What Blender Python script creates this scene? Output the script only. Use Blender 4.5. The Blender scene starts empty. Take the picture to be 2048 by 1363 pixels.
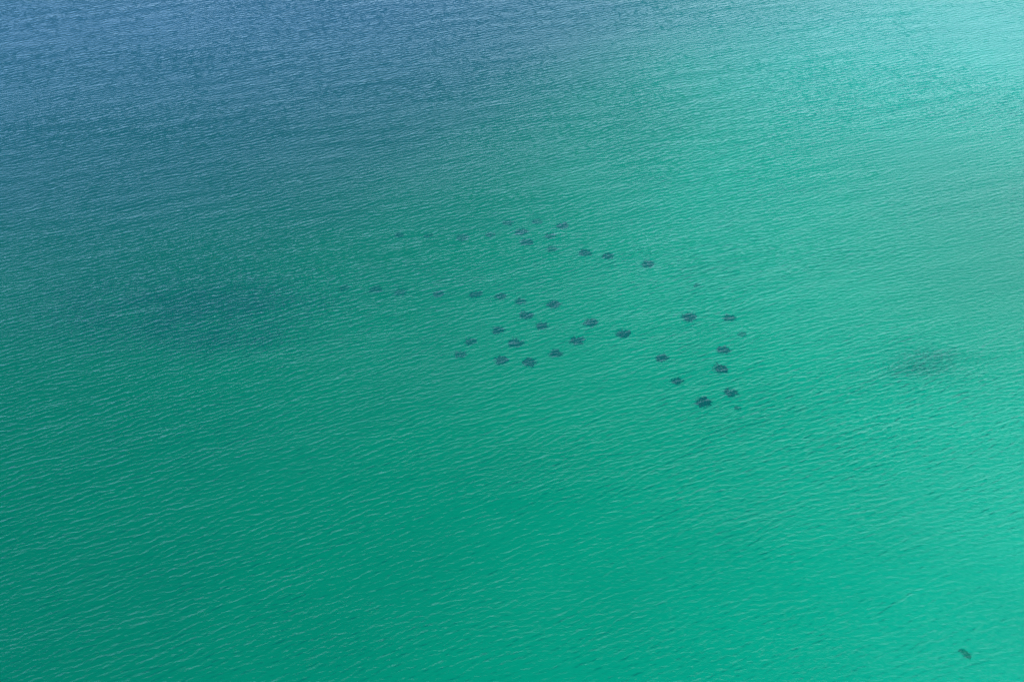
import bpy, math, random
import numpy as np
from mathutils import Vector, Matrix

S = bpy.context.scene
C = S.collection

# ------------------------------------------------------------------ camera
CAM_H = 125.0
PITCH = 32.0
cam_data = bpy.data.cameras.new('camera')
cam_data.lens = 50.0
cam_data.sensor_width = 36.0
cam_data.clip_start = 1.0
cam_data.clip_end = 20000.0
cam = bpy.data.objects.new('camera', cam_data)
C.objects.link(cam)
cam.location = (0, 0, CAM_H)
cam.rotation_euler = (math.radians(90 - PITCH), 0, 0)
S.camera = cam

# ------------------------------------------------------------------ sky and sun
SUN_EL, SUN_AZ = 56.0, 148.0          # azimuth clockwise from +Y
world = bpy.data.worlds.new('World')
S.world = world
world.use_nodes = True
wn, wl = world.node_tree.nodes, world.node_tree.links
bg = wn['Background']
sky = wn.new('ShaderNodeTexSky')
sky.sky_type = 'NISHITA'
sky.sun_disc = False
sky.sun_elevation = math.radians(SUN_EL)
sky.sun_rotation = math.radians(SUN_AZ)
sky.air_density = 1.0
sky.dust_density = 0.3
sky.ozone_density = 3.0
wl.new(sky.outputs[0], bg.inputs['Color'])
bg.inputs['Strength'].default_value = 0.05
# a sunlit bank of thin cloud stands in the right-hand quarter of the sky
tc = wn.new('ShaderNodeTexCoord')
sep = wn.new('ShaderNodeSeparateXYZ')
wl.new(tc.outputs['Generated'], sep.inputs[0])
azn = wn.new('ShaderNodeMath'); azn.operation = 'ARCTAN2'
wl.new(sep.outputs['X'], azn.inputs[0]); wl.new(sep.outputs['Y'], azn.inputs[1])
cn = wn.new('ShaderNodeTexNoise')
cmap = wn.new('ShaderNodeMapping'); cmap.inputs['Scale'].default_value = (1, 1, 2.5)
wl.new(tc.outputs['Generated'], cmap.inputs[0]); wl.new(cmap.outputs[0], cn.inputs['Vector'])
cn.inputs['Scale'].default_value = 2.6; cn.inputs['Detail'].default_value = 5
wob = wn.new('ShaderNodeMath'); wob.operation = 'MULTIPLY_ADD'
wl.new(cn.outputs['Fac'], wob.inputs[0]); wob.inputs[1].default_value = 0.7
low = wn.new('ShaderNodeMath'); low.operation = 'MULTIPLY_ADD'
wl.new(sep.outputs['Z'], low.inputs[0]); low.inputs[1].default_value = -1.7
low.inputs[2].default_value = 0.80
lowc = wn.new('ShaderNodeMath'); lowc.operation = 'ADD'
wl.new(low.outputs[0], lowc.inputs[0]); wl.new(azn.outputs[0], lowc.inputs[1])
wl.new(lowc.outputs[0], wob.inputs[2])
rise = wn.new('ShaderNodeMapRange'); rise.interpolation_type = 'SMOOTHSTEP'
rise.inputs['From Min'].default_value = 0.35 + math.radians(2)
rise.inputs['From Max'].default_value = 0.35 + math.radians(50)
wl.new(wob.outputs[0], rise.inputs['Value'])
fall = wn.new('ShaderNodeMapRange'); fall.interpolation_type = 'SMOOTHSTEP'
fall.inputs['From Min'].default_value = 0.35 + math.radians(85)
fall.inputs['From Max'].default_value = 0.35 + math.radians(125)
fall.inputs['To Min'].default_value = 1.0; fall.inputs['To Max'].default_value = 0.0
wl.new(wob.outputs[0], fall.inputs['Value'])
cf = wn.new('ShaderNodeMath'); cf.operation = 'MULTIPLY'
wl.new(rise.outputs[0], cf.inputs[0]); wl.new(fall.outputs[0], cf.inputs[1])
bgc = wn.new('ShaderNodeBackground')
bgc.inputs['Color'].default_value = (0.68, 0.98, 1.08, 1)
bgc.inputs['Strength'].default_value = 1.8
# added bright blue band low in the sky, shaped to brighten wave crests
hz = wn.new('ShaderNodeMapRange'); hz.interpolation_type = 'SMOOTHSTEP'
hz.inputs['From Min'].default_value = math.sin(math.radians(5))
hz.inputs['From Max'].default_value = math.sin(math.radians(30))
hz.inputs['To Min'].default_value = 1.0; hz.inputs['To Max'].default_value = 0.0
wl.new(sep.outputs['Z'], hz.inputs['Value'])
bgh = wn.new('ShaderNodeBackground')
bgh.inputs['Color'].default_value = (0.33, 0.60, 1.0, 1)
bgh.inputs['Strength'].default_value = 2.3
hmix = wn.new('ShaderNodeMixShader')
wl.new(hz.outputs[0], hmix.inputs[0]); wl.new(bg.outputs[0], hmix.inputs[1]); wl.new(bgh.outputs[0], hmix.inputs[2])
wmix = wn.new('ShaderNodeMixShader')
wl.new(cf.outputs[0], wmix.inputs[0]); wl.new(hmix.outputs[0], wmix.inputs[1]); wl.new(bgc.outputs[0], wmix.inputs[2])
wl.new(wmix.outputs[0], wn['World Output'].inputs['Surface'])

sun_data = bpy.data.lights.new('sun', 'SUN')
sun_data.energy = 4.5
sun_data.angle = math.radians(0.6)
sun_data.color = (1.0, 0.97, 0.93)
sun = bpy.data.objects.new('sun', sun_data)
C.objects.link(sun)
a, e = math.radians(SUN_AZ), math.radians(SUN_EL)
sdir = Vector((math.sin(a) * math.cos(e), math.cos(a) * math.cos(e), math.sin(e)))
sun.rotation_euler = sdir.to_track_quat('Z', 'Y').to_euler()
sun.location = sdir * 400

S.view_settings.view_transform = 'Standard'
S.view_settings.look = 'None'
S.view_settings.exposure = 0.0
S.view_settings.gamma = 1.0
S.view_settings.use_curve_mapping = False
S.cycles.transparent_max_bounces = 16
S.cycles.max_bounces = 6
S.cycles.volume_bounces = 0
S.cycles.sample_clamp_direct = 1.5

# ------------------------------------------------------------------ helpers
CR = cam.rotation_euler.to_matrix()
FPX = 2048 * 50.0 / 36.0


def at(px, py, z):
    """point of the level z that lies at this place of the survey photograph"""
    d = CR @ Vector(((px - 1024) / FPX, -(py - 681.5) / FPX, -1.0))
    t = (z - CAM_H) / d.z
    return Vector((d.x * t, d.y * t, z))


def tag(o, label=None, cat=None, group=None, kind=None):
    if label: o['label'] = label
    if cat: o['category'] = cat
    if group: o['group'] = group
    if kind: o['kind'] = kind
    return o


def link_mesh(name, verts, faces, mat, smooth=True):
    me = bpy.data.meshes.new(name)
    me.from_pydata([tuple(v) for v in verts], [], faces)
    me.materials.append(mat)
    if smooth:
        me.polygons.foreach_set('use_smooth', [True] * len(me.polygons))
    me.update()
    o = bpy.data.objects.new(name, me)
    C.objects.link(o)
    return o


def grid_object(name, X, Y, Z, mat, attrs=None, close_to=None):
    """a sheet from 2-D arrays; with close_to, walls and a floor at that level make it a closed body"""
    ny, nx = X.shape
    co = np.stack([X, Y, Z], -1).reshape(-1, 3).astype(np.float32)
    idx = np.arange(nx * ny, dtype=np.int32).reshape(ny, nx)
    q = np.stack([idx[:-1, :-1], idx[:-1, 1:], idx[1:, 1:], idx[1:, :-1]], -1).reshape(-1, 4)
    n0 = len(co)
    if close_to is not None:
        ring = np.concatenate([idx[0, :-1], idx[:-1, -1], idx[-1, :0:-1], idx[:0:-1, 0]])
        low = co[ring].copy(); low[:, 2] = close_to
        m = len(ring)
        li = np.arange(n0, n0 + m, dtype=np.int32)
        walls = np.stack([np.roll(ring, -1), ring, li, np.roll(li, -1)], -1)
        cidx = n0 + m
        co = np.concatenate([co, low, np.array([[co[ring, 0].mean(), co[ring, 1].mean(), close_to]], np.float32)])
        tris = np.stack([np.roll(li, -1), li, np.full(m, cidx, np.int32)], -1)
    me = bpy.data.meshes.new(name)
    me.vertices.add(len(co))
    me.vertices.foreach_set('co', co.ravel())
    if close_to is not None:
        quads = np.concatenate([q, walls])
        loops = np.concatenate([quads.ravel(), tris.ravel()])
        starts = np.concatenate([np.arange(len(quads)) * 4, len(quads) * 4 + np.arange(len(tris)) * 3])
    else:
        loops, starts = q.ravel(), np.arange(len(q)) * 4
    me.loops.add(len(loops))
    me.loops.foreach_set('vertex_index', loops.astype(np.int32))
    me.polygons.add(len(starts))
    me.polygons.foreach_set('loop_start', starts.astype(np.int32))
    me.update(calc_edges=True)
    me.polygons.foreach_set('use_smooth', np.ones(len(starts), dtype=bool))
    for k, v in (attrs or {}).items():
        at_ = me.attributes.new(k, 'FLOAT', 'POINT')
        buf = np.zeros(len(co), np.float32)
        buf[:n0] = v.ravel()
        at_.data.foreach_set('value', buf)
    me.materials.append(mat)
    me.validate()
    o = bpy.data.objects.new(name, me)
    C.objects.link(o)
    return o


def nd(nt, t, **kw):
    n = nt.nodes.new(t)
    for k, v in kw.items():
        setattr(n, k, v)
    return n


def math_node(nt, op, a_, b_=None, clamp=False):
    n = nd(nt, 'ShaderNodeMath', operation=op)
    n.use_clamp = clamp
    for i, v in enumerate((a_, b_)):
        if v is None: continue
        if hasattr(v, 'is_linked') or hasattr(v, 'links'): nt.links.new(v, n.inputs[i])
        else: n.inputs[i].default_value = v
    return n.outputs[0]


# ------------------------------------------------------------------ depth of the sea (metres) at surveyed places
DEPTHS = [  # px, py of the photograph, depth
    (0, 0, 26), (400, 20, 25), (800, 10, 24), (1200, 0, 12), (1500, 0, 4.2), (1800, 20, 3.2), (2040, 20, 2.8),
    (0, 200, 28), (400, 200, 23), (800, 180, 18), (1150, 190, 7.5), (1400, 160, 2.6), (1700, 160, 2.5), (2030, 180, 3.2),
    (0, 400, 17), (300, 400, 16), (650, 400, 12.5), (950, 380, 9), (1250, 380, 4.0), (1600, 380, 3.3), (2030, 400, 7),
    (0, 600, 13), (350, 590, 11.5), (650, 600, 10.5), (950, 600, 7.8), (1250, 600, 5.3), (1600, 600, 4.2), (2030, 600, 6.2),
    (0, 800, 13), (350, 800, 12), (700, 800, 10), (1000, 800, 8.2), (1350, 800, 5.6), (1700, 800, 4.0), (2030, 800, 2.9),
    (0, 1000, 13), (350, 1000, 12), (700, 1000, 10.5), (1000, 1000, 8.6), (1350, 1000, 6), (1700, 1000, 4.1), (2030, 1000, 2.8),
    (0, 1200, 13), (350, 1200, 12), (700, 1200, 10.5), (1000, 1200, 8.6), (1350, 1200, 6), (1700, 1200, 4.4), (2030, 1200, 3.2),
    (0, 1350, 13), (350, 1350, 12), (700, 1350, 10), (1000, 1350, 8.2), (1350, 1350, 6), (1700, 1350, 4.6), (2030, 1350, 4.2),
]
_dp = np.array([[at(p, q, -7).x, at(p, q, -7).y, d] for p, q, d in DEPTHS])


def value_noise(x, y, scale, seed):
    """smooth value noise, about -1..1"""
    r = np.random.default_rng(seed)
    T = r.uniform(-1, 1, (64, 64))
    u, v = x / scale + 1000, y / scale + 1000
    i, j = np.floor(u).astype(int), np.floor(v).astype(int)
    fu, fv = u - i, v - j
    fu, fv = fu * fu * (3 - 2 * fu), fv * fv * (3 - 2 * fv)
    g = lambda p, q: T[p % 64, q % 64]
    return (g(i, j) * (1 - fu) + g(i + 1, j) * fu) * (1 - fv) + (g(i, j + 1) * (1 - fu) + g(i + 1, j + 1) * fu) * fv


def depth(x, y):
    x, y = np.asarray(x, float), np.asarray(y, float)
    num = np.zeros_like(x); den = np.zeros_like(x)
    for px, py, d in _dp:
        sg = 9 + 0.075 * py                                     # wider kernels where the survey is sparse
        w = np.exp(-((x - px) ** 2 + (y - py) ** 2) / (2 * sg * sg)) + 1e-9 / (1 + (x - px) ** 2 + (y - py) ** 2)
        num += w * d; den += w
    d = num / den
    d = d * (1 + 0.05 * value_noise(x, y, 38, 4) + 0.025 * value_noise(x, y, 13, 5))
    return np.clip(d, 2.5, 30)


# ------------------------------------------------------------------ materials
def make_water():
    m = bpy.data.materials.new('sea_water_surface')
    m.use_nodes = True
    nt = m.node_tree; L = nt.links
    nt.nodes.clear()
    out = nd(nt, 'ShaderNodeOutputMaterial')
    geo = nd(nt, 'ShaderNodeTexCoord')
    # fine ripples, drawn out along the crests
    def ripples(rot, sx, sy, scale, detail, rough=0.55, dist=0.0):
        mp = nd(nt, 'ShaderNodeMapping')
        mp.inputs['Rotation'].default_value = (0, 0, math.radians(rot))
        mp.inputs['Scale'].default_value = (sx, sy, 1)
        L.new(geo.outputs['Object'], mp.inputs['Vector'])
        n = nd(nt, 'ShaderNodeTexNoise')
        n.inputs['Scale'].default_value = scale
        n.inputs['Detail'].default_value = detail
        n.inputs['Roughness'].default_value = rough
        n.inputs['Distortion'].default_value = dist
        L.new(mp.outputs[0], n.inputs['Vector'])
        return n.outputs['Fac']
    r1 = ripples(-26, 0.35, 1.0, 1.6, 3)
    r2 = ripples(20, 0.6, 1.0, 3.2, 3, 0.65)
    gust = ripples(10, 0.5, 1.0, 0.03, 2)
    hgt = math_node(nt, 'ADD', math_node(nt, 'MULTIPLY', r1, 0.16), math_node(nt, 'MULTIPLY', r2, 0.085))
    bump = nd(nt, 'ShaderNodeBump')
    bump.inputs['Distance'].default_value = 1.0
    offa = nd(nt, 'ShaderNodeAttribute', attribute_name='offshore')
    L.new(math_node(nt, 'MULTIPLY', math_node(nt, 'ADD', gust, 0.12), math_node(nt, 'SUBTRACT', 1.0, math_node(nt, 'MULTIPLY', offa.outputs['Fac'], 0.55))), bump.inputs['Strength'])
    L.new(hgt, bump.inputs['Height'])
    fres = nd(nt, 'ShaderNodeFresnel')
    fres.inputs['IOR'].default_value = 1.33
    L.new(bump.outputs[0], fres.inputs['Normal'])
    gl = nd(nt, 'ShaderNodeBsdfGlossy')
    gl.inputs['Roughness'].default_value = 0.045
    gl.inputs['Color'].default_value = (1, 1, 1, 1)
    L.new(bump.outputs[0], gl.inputs['Normal'])
    # light scattered back by fine particles in the top of the water
    tb = nd(nt, 'ShaderNodeBsdfDiffuse')
    off = nd(nt, 'ShaderNodeAttribute', attribute_name='offshore')
    tcol = nd(nt, 'ShaderNodeMix', data_type='RGBA')
    tcol.inputs['A'].default_value = (0.0, 0.325, 0.305, 1)      # green plankton water near the shore
    tcol.inputs['B'].default_value = (0.075, 0.385, 0.67, 1)       # clearer blue water farther out
    L.new(off.outputs['Fac'], tcol.inputs['Factor'])
    L.new(tcol.outputs['Result'], tb.inputs['Color'])
    up = nd(nt, 'ShaderNodeCombineXYZ')                          # light from below the surface does not follow the ripples
    up.inputs[2].default_value = 1.0
    L.new(up.outputs[0], tb.inputs['Normal'])
    tr = nd(nt, 'ShaderNodeBsdfTransparent')
    tr.inputs['Color'].default_value = (1, 1, 1, 1)
    body = nd(nt, 'ShaderNodeMixShader')
    body.inputs[0].default_value = 0.22
    L.new(tr.outputs[0], body.inputs[1]); L.new(tb.outputs[0], body.inputs[2])
    mix = nd(nt, 'ShaderNodeMixShader')
    L.new(fres.outputs[0], mix.inputs[0])
    L.new(body.outputs[0], mix.inputs[1]); L.new(gl.outputs[0], mix.inputs[2])
    L.new(mix.outputs[0], out.inputs['Surface'])
    ab = nd(nt, 'ShaderNodeVolumeAbsorption')
    # absorption per metre = density * (1 - colour)
    aR, aG, aB = 0.49, 0.050, 0.080
    ab.inputs['Color'].default_value = (1 - aR / 0.5, 1 - aG / 0.5, 1 - aB / 0.5, 1)
    ab.inputs['Density'].default_value = 0.5
    L.new(ab.outputs[0], out.inputs['Volume'])
    return m


def rock_like(name, c1, c2, scale, rough=0.95):
    m = bpy.data.materials.new(name)
    m.use_nodes = True
    nt = m.node_tree; L = nt.links
    b = nt.nodes['Principled BSDF']
    tc = nd(nt, 'ShaderNodeTexCoord')
    n = nd(nt, 'ShaderNodeTexNoise')
    n.inputs['Scale'].default_value = scale
    n.inputs['Detail'].default_value = 5
    r = nd(nt, 'ShaderNodeValToRGB')
    r.color_ramp.elements[0].color = (*c1, 1); r.color_ramp.elements[0].position = 0.35
    r.color_ramp.elements[1].color = (*c2, 1); r.color_ramp.elements[1].position = 0.65
    L.new(tc.outputs['Object'], n.inputs['Vector'])
    L.new(n.outputs['Fac'], r.inputs[0]); L.new(r.outputs[0], b.inputs['Base Color'])
    b.inputs['Roughness'].default_value = rough
    b.inputs['Specular IOR Level'].default_value = 0.1
    return m


M_WATER = make_water()
M_SAND = rock_like('pale_sand', (0.66, 0.64, 0.54), (0.72, 0.70, 0.60), 0.05)
M_REEF = rock_like('encrusted_reef', (0.06, 0.06, 0.08), (0.14, 0.11, 0.13), 2.5)
M_REEF_MID = rock_like('veiled_reef', (0.12, 0.12, 0.13), (0.22, 0.20, 0.20), 2.5)  # paler colour imitates clumps fading through the water
M_REEF_VEILED = rock_like('strongly_veiled_reef', (0.24, 0.24, 0.22), (0.36, 0.34, 0.30), 2.5)  # palest reef, the veil of water put into its colour
M_DARKEST = rock_like('dark_encrusted_reef', (0.02, 0.02, 0.03), (0.06, 0.05, 0.06), 2.5)
M_WEED = rock_like('drab_green_weed', (0.17, 0.22, 0.13), (0.28, 0.33, 0.2), 3)
M_BED = rock_like('blue_grey_seagrass', (0.05, 0.04, 0.09), (0.10, 0.08, 0.13), 1.5)
M_GRASS = rock_like('seagrass_leaf', (0.02, 0.035, 0.025), (0.05, 0.06, 0.035), 1.5)


# ------------------------------------------------------------------ seabed
def axis(dense0, dense1, step, far0, far1):
    core = np.arange(dense0, dense1 + 1e-6, step)
    up, dn = [], []
    v, s = dense1, step
    while v < far1:
        s *= 1.35; v = min(v + s, far1); up.append(v)
    v, s = dense0, step
    while v > far0:
        s *= 1.35; v = max(v - s, far0); dn.append(v)
    return np.concatenate([np.array(dn[::-1]), core, np.array(up)])


bx = axis(-190, 190, 2.0, -4200, 4200)
by = axis(90, 440, 2.0, -4100, 5200)
BX, BY = np.meshgrid(bx, by)
BZ = -depth(BX, BY)
seabed = grid_object('seabed', BX, BY, BZ, M_SAND)
tag(seabed, kind='structure')


# ------------------------------------------------------------------ sea surface: a wind sea summed from its spectrum
def wave_field(N, Lm, seed):
    r = np.random.default_rng(seed)
    k1 = np.fft.fftfreq(N, d=Lm / N) * 2 * np.pi
    KX, KY = np.meshgrid(k1, k1)
    K = np.hypot(KX, KY); K[0, 0] = 1
    TH = np.arctan2(KY, KX)

    def sea(lam, th, spread, amp, low, tail):
        kp = 2 * np.pi / lam
        d = np.cos((TH - math.radians(th)))
        D = np.where(d > 0, np.abs(d) ** spread, 0)
        P = np.exp(-low * (kp / K) ** 2) * (K / kp) ** (-tail) * D
        P[0, 0] = 0
        P /= P.sum()
        return P * amp * amp
    #          wavelength, direction, spread, rms height, low cut, tail
    P = (sea(1.35, 122, 16, 0.041, 2.0, 4.1) +
         sea(1.2, 100, 6, 0.011, 1.6, 4.4) +
         sea(1.0, 150, 4, 0.009, 1.6, 4.2) +
         sea(9.0, 112, 20, 0.018, 2.2, 6.0))
    z = (r.normal(size=(N, N)) + 1j * r.normal(size=(N, N))) * np.sqrt(P / 2)
    H = np.fft.ifft2(z) * N * N
    DX = np.fft.ifft2(-1j * KX / K * z) * N * N
    DY = np.fft.ifft2(-1j * KY / K * z) * N * N
    s = math.sqrt(2)
    return H.real * s, DX.real * s, DY.real * s


N, LM = 2048, 400.0
H, DXF, DYF = wave_field(N, LM, 11)


def sample(F, x, y):
    u, v = (x / LM * N) % N, (y / LM * N) % N
    i, j = np.floor(u).astype(int), np.floor(v).astype(int)
    fu, fv = (u - i).astype(np.float32), (v - j).astype(np.float32)
    i1, j1 = (i + 1) % N, (j + 1) % N
    i %= N; j %= N
    return (F[j, i] * (1 - fu) + F[j, i1] * fu) * (1 - fv) + (F[j1, i] * (1 - fu) + F[j1, i1] * fu) * fv


wx = axis(-170, 170, 0.2, -4000, 4000)
wy1 = np.arange(100, 240, 0.18)
wy2 = np.arange(240, 420, 0.26)
core = np.concatenate([wy1, wy2])
lo = axis(100, 101, 0.3, -3900, 101); lo = lo[lo < 99.9]
hi = axis(419, 420, 0.4, 419, 5000); hi = hi[hi > 420.1]
wy = np.concatenate([lo, core, hi])
WX, WY = np.meshgrid(wx, wy)
fade = np.clip((200 - np.abs(WX)) / 30, 0, 1) * np.clip((WY - 88) / 12, 0, 1) * np.clip((450 - WY) / 30, 0, 1)
gustf = 1.0 + 0.25 * value_noise(WX, WY, 45, 21) + 0.18 * value_noise(WX, WY, 17, 22) + 0.25 * value_noise(WX * .22 + WY * .05, WY, 11, 23)
calm = 0.62 + 0.38 * np.clip((WY - 125) / 75, 0, 1)
calm = calm * (1 - 0.25 * np.clip((WX - 30) / 50, 0, 1) * np.clip((185 - WY) / 50, 0, 1))
amp = fade * gustf * calm
WZ = sample(H, WX, WY) * amp
CH = 0.6
PX = WX + CH * sample(DXF, WX, WY) * amp
PY = WY + CH * sample(DYF, WX, WY) * amp
off = np.clip((WY + np.where(WX > 0, 0.22, -0.22) * WX + 8 * value_noise(WX, WY, 40, 31) - 165) / 210, 0, 1)
off = off ** 1.6
water = grid_object('sea_water', PX, PY, WZ, M_WATER, {'offshore': off}, close_to=-40.0)
tag(water, kind='structure')
del H, DXF, DYF, WX, WY, PX, PY, WZ, fade, gustf, amp


# ------------------------------------------------------------------ reef clumps
def reef_mesh(seed, w, h, dense=1.0):
    """a heap of encrusted rock with ledges, knobs and branching growth; w across, h high"""
    r = random.Random(seed)
    V, F = [], []

    def knob(cx, cy, cz, rx, ry, rz, nu=9, nv=6):
        b = len(V)
        ph = [r.uniform(0, 6.28) for _ in range(4)]
        for j in range(nv + 1):
            t = math.pi * j / nv
            for i in range(nu):
                q = 2 * math.pi * i / nu
                k = 1 + 0.22 * math.sin(3 * q + ph[0] + 2 * t) + 0.15 * math.sin(5 * q + ph[1] - 3 * t) + r.uniform(-.12, .12)
                V.append((cx + rx * k * math.sin(t) * math.cos(q), cy + ry * k * math.sin(t) * math.sin(q), cz + rz * k * math.cos(t)))
        for j in range(nv):
            for i in range(nu):
                F.append((b + j * nu + i, b + (j + 1) * nu + i, b + (j + 1) * nu + (i + 1) % nu, b + j * nu + (i + 1) % nu))

    def branch(p, d, ln, rad, lvl):
        d = d.normalized()
        s = d.orthogonal().normalized(); t = d.cross(s)
        q = p + d * ln
        b = len(V)
        for pt, rr in ((p, rad), (q, rad * 0.45)):
            for i in range(4):
                a_ = math.pi / 2 * i
                V.append(tuple(pt + (s * math.cos(a_) + t * math.sin(a_)) * rr))
        for i in range(4):
            F.append((b + i, b + (i + 1) % 4, b + 4 + (i + 1) % 4, b + 4 + i))
        F.append((b + 4, b + 5, b + 6, b + 7))
        if lvl > 0:
            for _ in range(r.choice((2, 3))):
                nd_ = d + Vector((r.uniform(-.8, .8), r.uniform(-.8, .8), r.uniform(-.3, .5)))
                branch(p + d * ln * r.uniform(.55, 1), nd_, ln * r.uniform(.55, .8), rad * .55, lvl - 1)

    R = w / 2
    knob(0, 0, h * .25, R * .55, R * .55, h * .45, 12, 7)
    for _ in range(int(7 * dense)):
        a_ = r.uniform(0, 6.28); q = R * r.uniform(.25, .72)
        s = R * r.uniform(.18, .34)
        knob(q * math.cos(a_), q * math.sin(a_), h * r.uniform(.1, .6), s, s * r.uniform(.7, 1.2), s * r.uniform(.6, 1.1))
    for _ in range(int(44 * dense)):
        a_ = r.uniform(0, 6.28); q = R * r.uniform(.1, .7)
        p = Vector((q * math.cos(a_), q * math.sin(a_), h * r.uniform(.2, .65)))
        branch(p, Vector((math.cos(a_) * r.uniform(.4, 1.2), math.sin(a_) * r.uniform(.4, 1.2), r.uniform(-.1, .5))),
               R * r.uniform(.16, .34), R * .05, 2)
    for _ in range(int(60 * dense)):                              # added fringe of bits, softens the outline like blur in water
        a_ = r.uniform(0, 6.28); q = min(abs(r.gauss(R * .8, R * .25)), R * 1.05); s = r.uniform(.03, .09)
        knob(q * math.cos(a_), q * math.sin(a_), s * .5, s, s * r.uniform(.6, 1.4), s, 5, 3)
    return V, F


ROWS = {
 'far': 'dark reef clumps along the far row',
 'mid': 'dark reef clumps in the middle cluster',
 'east': 'dark reef clumps in the right-hand cluster',
}
# px, py, width in metres, row, label
REEFS = [
 (800, 468, 2.0, .5, 'far', 'very faint dark clump, leftmost of the far row'),
 (857, 468, 2.0, .5, 'far', 'very faint dark clump, second from the left in the far row'),
 (925, 473, 2.4, .8, 'far', 'faint dark clump left of the far row, third from its left end'),
 (982, 467, 2.0, .6, 'far', 'faint blurred clump in the gap between far row centre and its left tail'),
 (1018, 443, 2.3, .7, 'far', 'faint blurred clump at the far edge of the far row, left of two others there'),
 (1076, 440, 2.2, .6, 'far', 'faint clump, the farthest of all from the viewer'),
 (1126, 449, 2.4, 1, 'far', 'distinct dark clump at the far edge of the far row, rightmost of three there'),
 (1044, 462, 2.4, 1, 'far', 'distinct narrow dark clump in the middle of the far row, just above a purplish one'),
 (1054, 482, 2.5, .9, 'far', 'purplish flat clump just below a darker one in the far row'),
 (1100, 469, 2.3, .6, 'far', 'faint purplish clump enclosed by the ring of far-row clumps'),
 (1105, 495, 2.2, .8, 'far', 'small clump where the far row starts to run down to the right'),
 (1172, 503, 2.3, 1, 'far', 'dark oblong clump, third from the right end of the far row'),
 (1217, 509, 2.1, 1, 'far', 'compact dark round clump, second from the right end of the far row'),
 (1296, 526, 2.4, 1, 'far', 'dark clump alone at the right end of the far row'),
 (690, 574, 2.2, .6, 'mid', 'very faint clump at the left tail of the middle cluster'),
 (753, 576, 2.4, .8, 'mid', 'faint dark clump second from the left in the thin tail of the middle cluster'),
 (801, 583, 2.4, .8, 'mid', 'flat dark clump third from the left in the thin tail of the middle cluster'),
 (878, 585, 2.1, .9, 'mid', 'thin flat clump fourth from the left in the thin tail of the middle cluster'),
 (953, 586, 2.2, .9, 'mid', 'small clump fifth from the left in the thin tail of the middle cluster'),
 (1002, 590, 2.0, .9, 'mid', 'small purplish clump, sixth in the thin tail, left of a browner one'),
 (1042, 600, 2.1, .9, 'mid', 'brownish clump at the upper middle of the middle cluster, left of a large dark one'),
 (1108, 607, 2.5, 1.1, 'mid', 'large dark clump at the upper right of the middle cluster'),
 (1054, 628, 2.4, 1, 'mid', 'bluish dark clump straight below the brownish one'),
 (1086, 649, 2.2, 1, 'mid', 'brownish dark clump in the very centre of the middle cluster'),
 (1183, 643, 2.4, 1, 'mid', 'broad bluish clump right of the middle cluster centre, above a darker round one'),
 (1247, 665, 2.4, 1, 'mid', 'greyish clump at the right end of the middle cluster'),
 (996, 658, 2.2, 1, 'mid', 'dark clump on the left side of the middle cluster, second row from its foot'),
 (942, 680, 2.1, .9, 'mid', 'bluish clump near the left corner of the middle cluster, above the leftmost low one'),
 (1034, 684, 2.5, 1.1, 'mid', 'large dark clump low in the middle cluster, above and between two bottom clumps'),
 (1154, 679, 2.4, 1.1, 'mid', 'very dark solid clump low on the right side of the middle cluster'),
 (922, 706, 2.1, .9, 'mid', 'pale bluish clump at the lower left corner of the middle cluster'),
 (1003, 718, 2.4, 1, 'mid', 'bluish spreading clump at the foot of the middle cluster, left of the bottommost'),
 (1060, 722, 2.4, 1, 'mid', 'dark flat clump, bottommost of the middle cluster'),
 (1112, 704, 2.3, 1, 'mid', 'dark oval clump crossed by pale ripples at the lower right of the middle cluster'),
 (1395, 567, 1.3, .4, 'east', 'tiny faint clump far above the right-hand cluster'),
 (1380, 632, 2.5, 1.1, 'east', 'big spiky clump at the upper left corner of the right-hand cluster'),
 (1459, 632, 2.1, .9, 'east', 'small flat purplish clump at the upper right of the right-hand cluster'),
 (1485, 665, 1.5, .6, 'east', 'tiny faint clump below and right of the flat purplish clump'),
 (1448, 697, 2.2, 1, 'east', 'purplish oval clump just above the darkest clump of the right-hand cluster'),
 (1442, 735, 2.4, 1.2, 'east', 'darkest squarish clump in the middle of the right-hand cluster'),
 (1325, 713, 2.1, 1, 'east', 'round clump at the left end of the right-hand cluster'),
 (1355, 759, 1.9, 1, 'east', 'greenish dark round clump between the left end and the largest bottom clump'),
 (1463, 783, 2.2, 1, 'east', 'oblong clump at the lower right of the right-hand cluster, above a tiny speck'),
 (1409, 801, 2.6, 1.2, 'east', 'largest round clump at the foot of the right-hand cluster'),
 (1476, 812, 1.1, .7, 'east', 'tiny dark speck, lowest at the right of the right-hand cluster'),
]
for n, (px, py, w, dn, row, lab) in enumerate(REEFS):
    d = 7.0
    for _ in range(4):
        p = at(px, py, -d + 0.5)
        d = float(depth(p.x, p.y))
    V, F = reef_mesh(100 + n, w * 1.12, w * 0.22, dn)
    if row == 'far' or px < 960: dn -= 0.12  # far and left clumps painted a step paler for the water's veil
    mt = M_DARKEST if dn >= 1.15 else M_REEF if dn >= 1 else M_REEF_MID if dn >= .75 else M_REEF_VEILED
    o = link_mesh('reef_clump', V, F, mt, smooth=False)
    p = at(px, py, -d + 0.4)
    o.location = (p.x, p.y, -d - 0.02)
    tag(o, lab, 'reef', ROWS[row])


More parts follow.
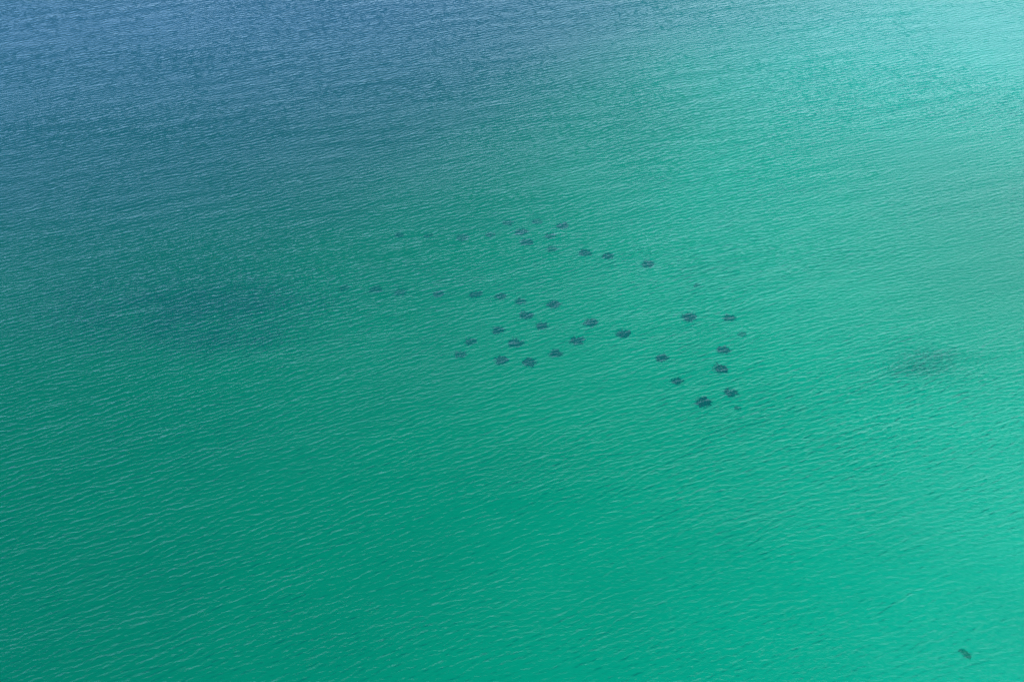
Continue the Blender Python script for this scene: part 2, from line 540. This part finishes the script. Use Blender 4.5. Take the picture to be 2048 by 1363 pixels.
# ------------------------------------------------------------------ seaweed and seagrass
def tuft(V, F, r, x, y, z, ln, blades=3):
    for _ in range(blades):
        a_ = r.uniform(0, 6.28); le = r.uniform(.3, .9) * ln
        dx, dy = math.cos(a_) * le, math.sin(a_) * le
        wx_, wy_ = -math.sin(a_) * ln * .2, math.cos(a_) * ln * .2
        b = len(V)
        V += [(x - wx_, y - wy_, z), (x + wx_, y + wy_, z),
              (x + dx * .6 + wx_, y + dy * .6 + wy_, z + ln * .45), (x + dx * .6 - wx_, y + dy * .6 - wy_, z + ln * .45),
              (x + dx, y + dy, z + ln * .35)]
        F += [(b, b + 1, b + 2, b + 3), (b + 3, b + 2, b + 4)]


def meadow(name, blobs, count, ln, seed, mat):
    r = random.Random(seed)
    V, F = [], []
    xs, ys = [], []
    for px, py, rx, ry, wgt in blobs:
        c = at(px, py, -9)
        for _ in range(int(count * wgt)):
            xs.append(c.x + r.gauss(0, rx)); ys.append(c.y + r.gauss(0, ry))
    xs, ys = np.array(xs), np.array(ys)
    dens = value_noise(xs, ys, 5.5, seed) + 0.5 * value_noise(xs, ys, 2.2, seed + 1)
    keep = dens > np.array([r.uniform(-1.6, .5) for _ in xs])
    xs, ys = xs[keep], ys[keep]
    ds = depth(xs, ys)
    for x, y, d in zip(xs, ys, ds):
        tuft(V, F, r, x, y, -d, ln * r.uniform(.6, 1.4), 2)
    return link_mesh(name, V, F, mat, smooth=False)


o = meadow('seagrass', [(300, 565, 14, 9, .45), (415, 603, 11, 8, .4), (190, 575, 12, 8, .2), (540, 590, 9, 3, .06),
                        (455, 655, 4.5, 3.2, .04), (510, 664, 3.5, 2.5, .03)], 56000, .17, 7, M_BED)
tag(o, 'broad dusky bed of seagrass under the water left of the clumps', 'seagrass', kind='stuff')
o = meadow('seagrass', [(1868, 758, 4.2, 1.8, .5), (1832, 786, 4.4, 1.6, .5)], 9500, .085, 8, M_GRASS)
tag(o, 'faint dusky patch of seagrass right of all the clumps', 'seagrass', kind='stuff')

V, F = [], []
r = random.Random(5)
c0, c1 = at(1924, 1299, -4), at(1940, 1312, -4)
for k in range(110):
    t = r.random()
    q = c0.lerp(c1, t)
    x, y = q.x + r.gauss(0, .2) + .15 * math.sin(t * 5), q.y + r.gauss(0, .2)
    tuft(V, F, r, x - c0.x, y - c0.y, r.uniform(0, .15), .24)
o = link_mesh('seaweed_clump', V, F, M_WEED, smooth=False)
o.location = (c0.x, c0.y, -float(depth(c0.x, c0.y)))
tag(o, 'small dark green strand of seaweed alone near the lower right corner', 'seaweed')
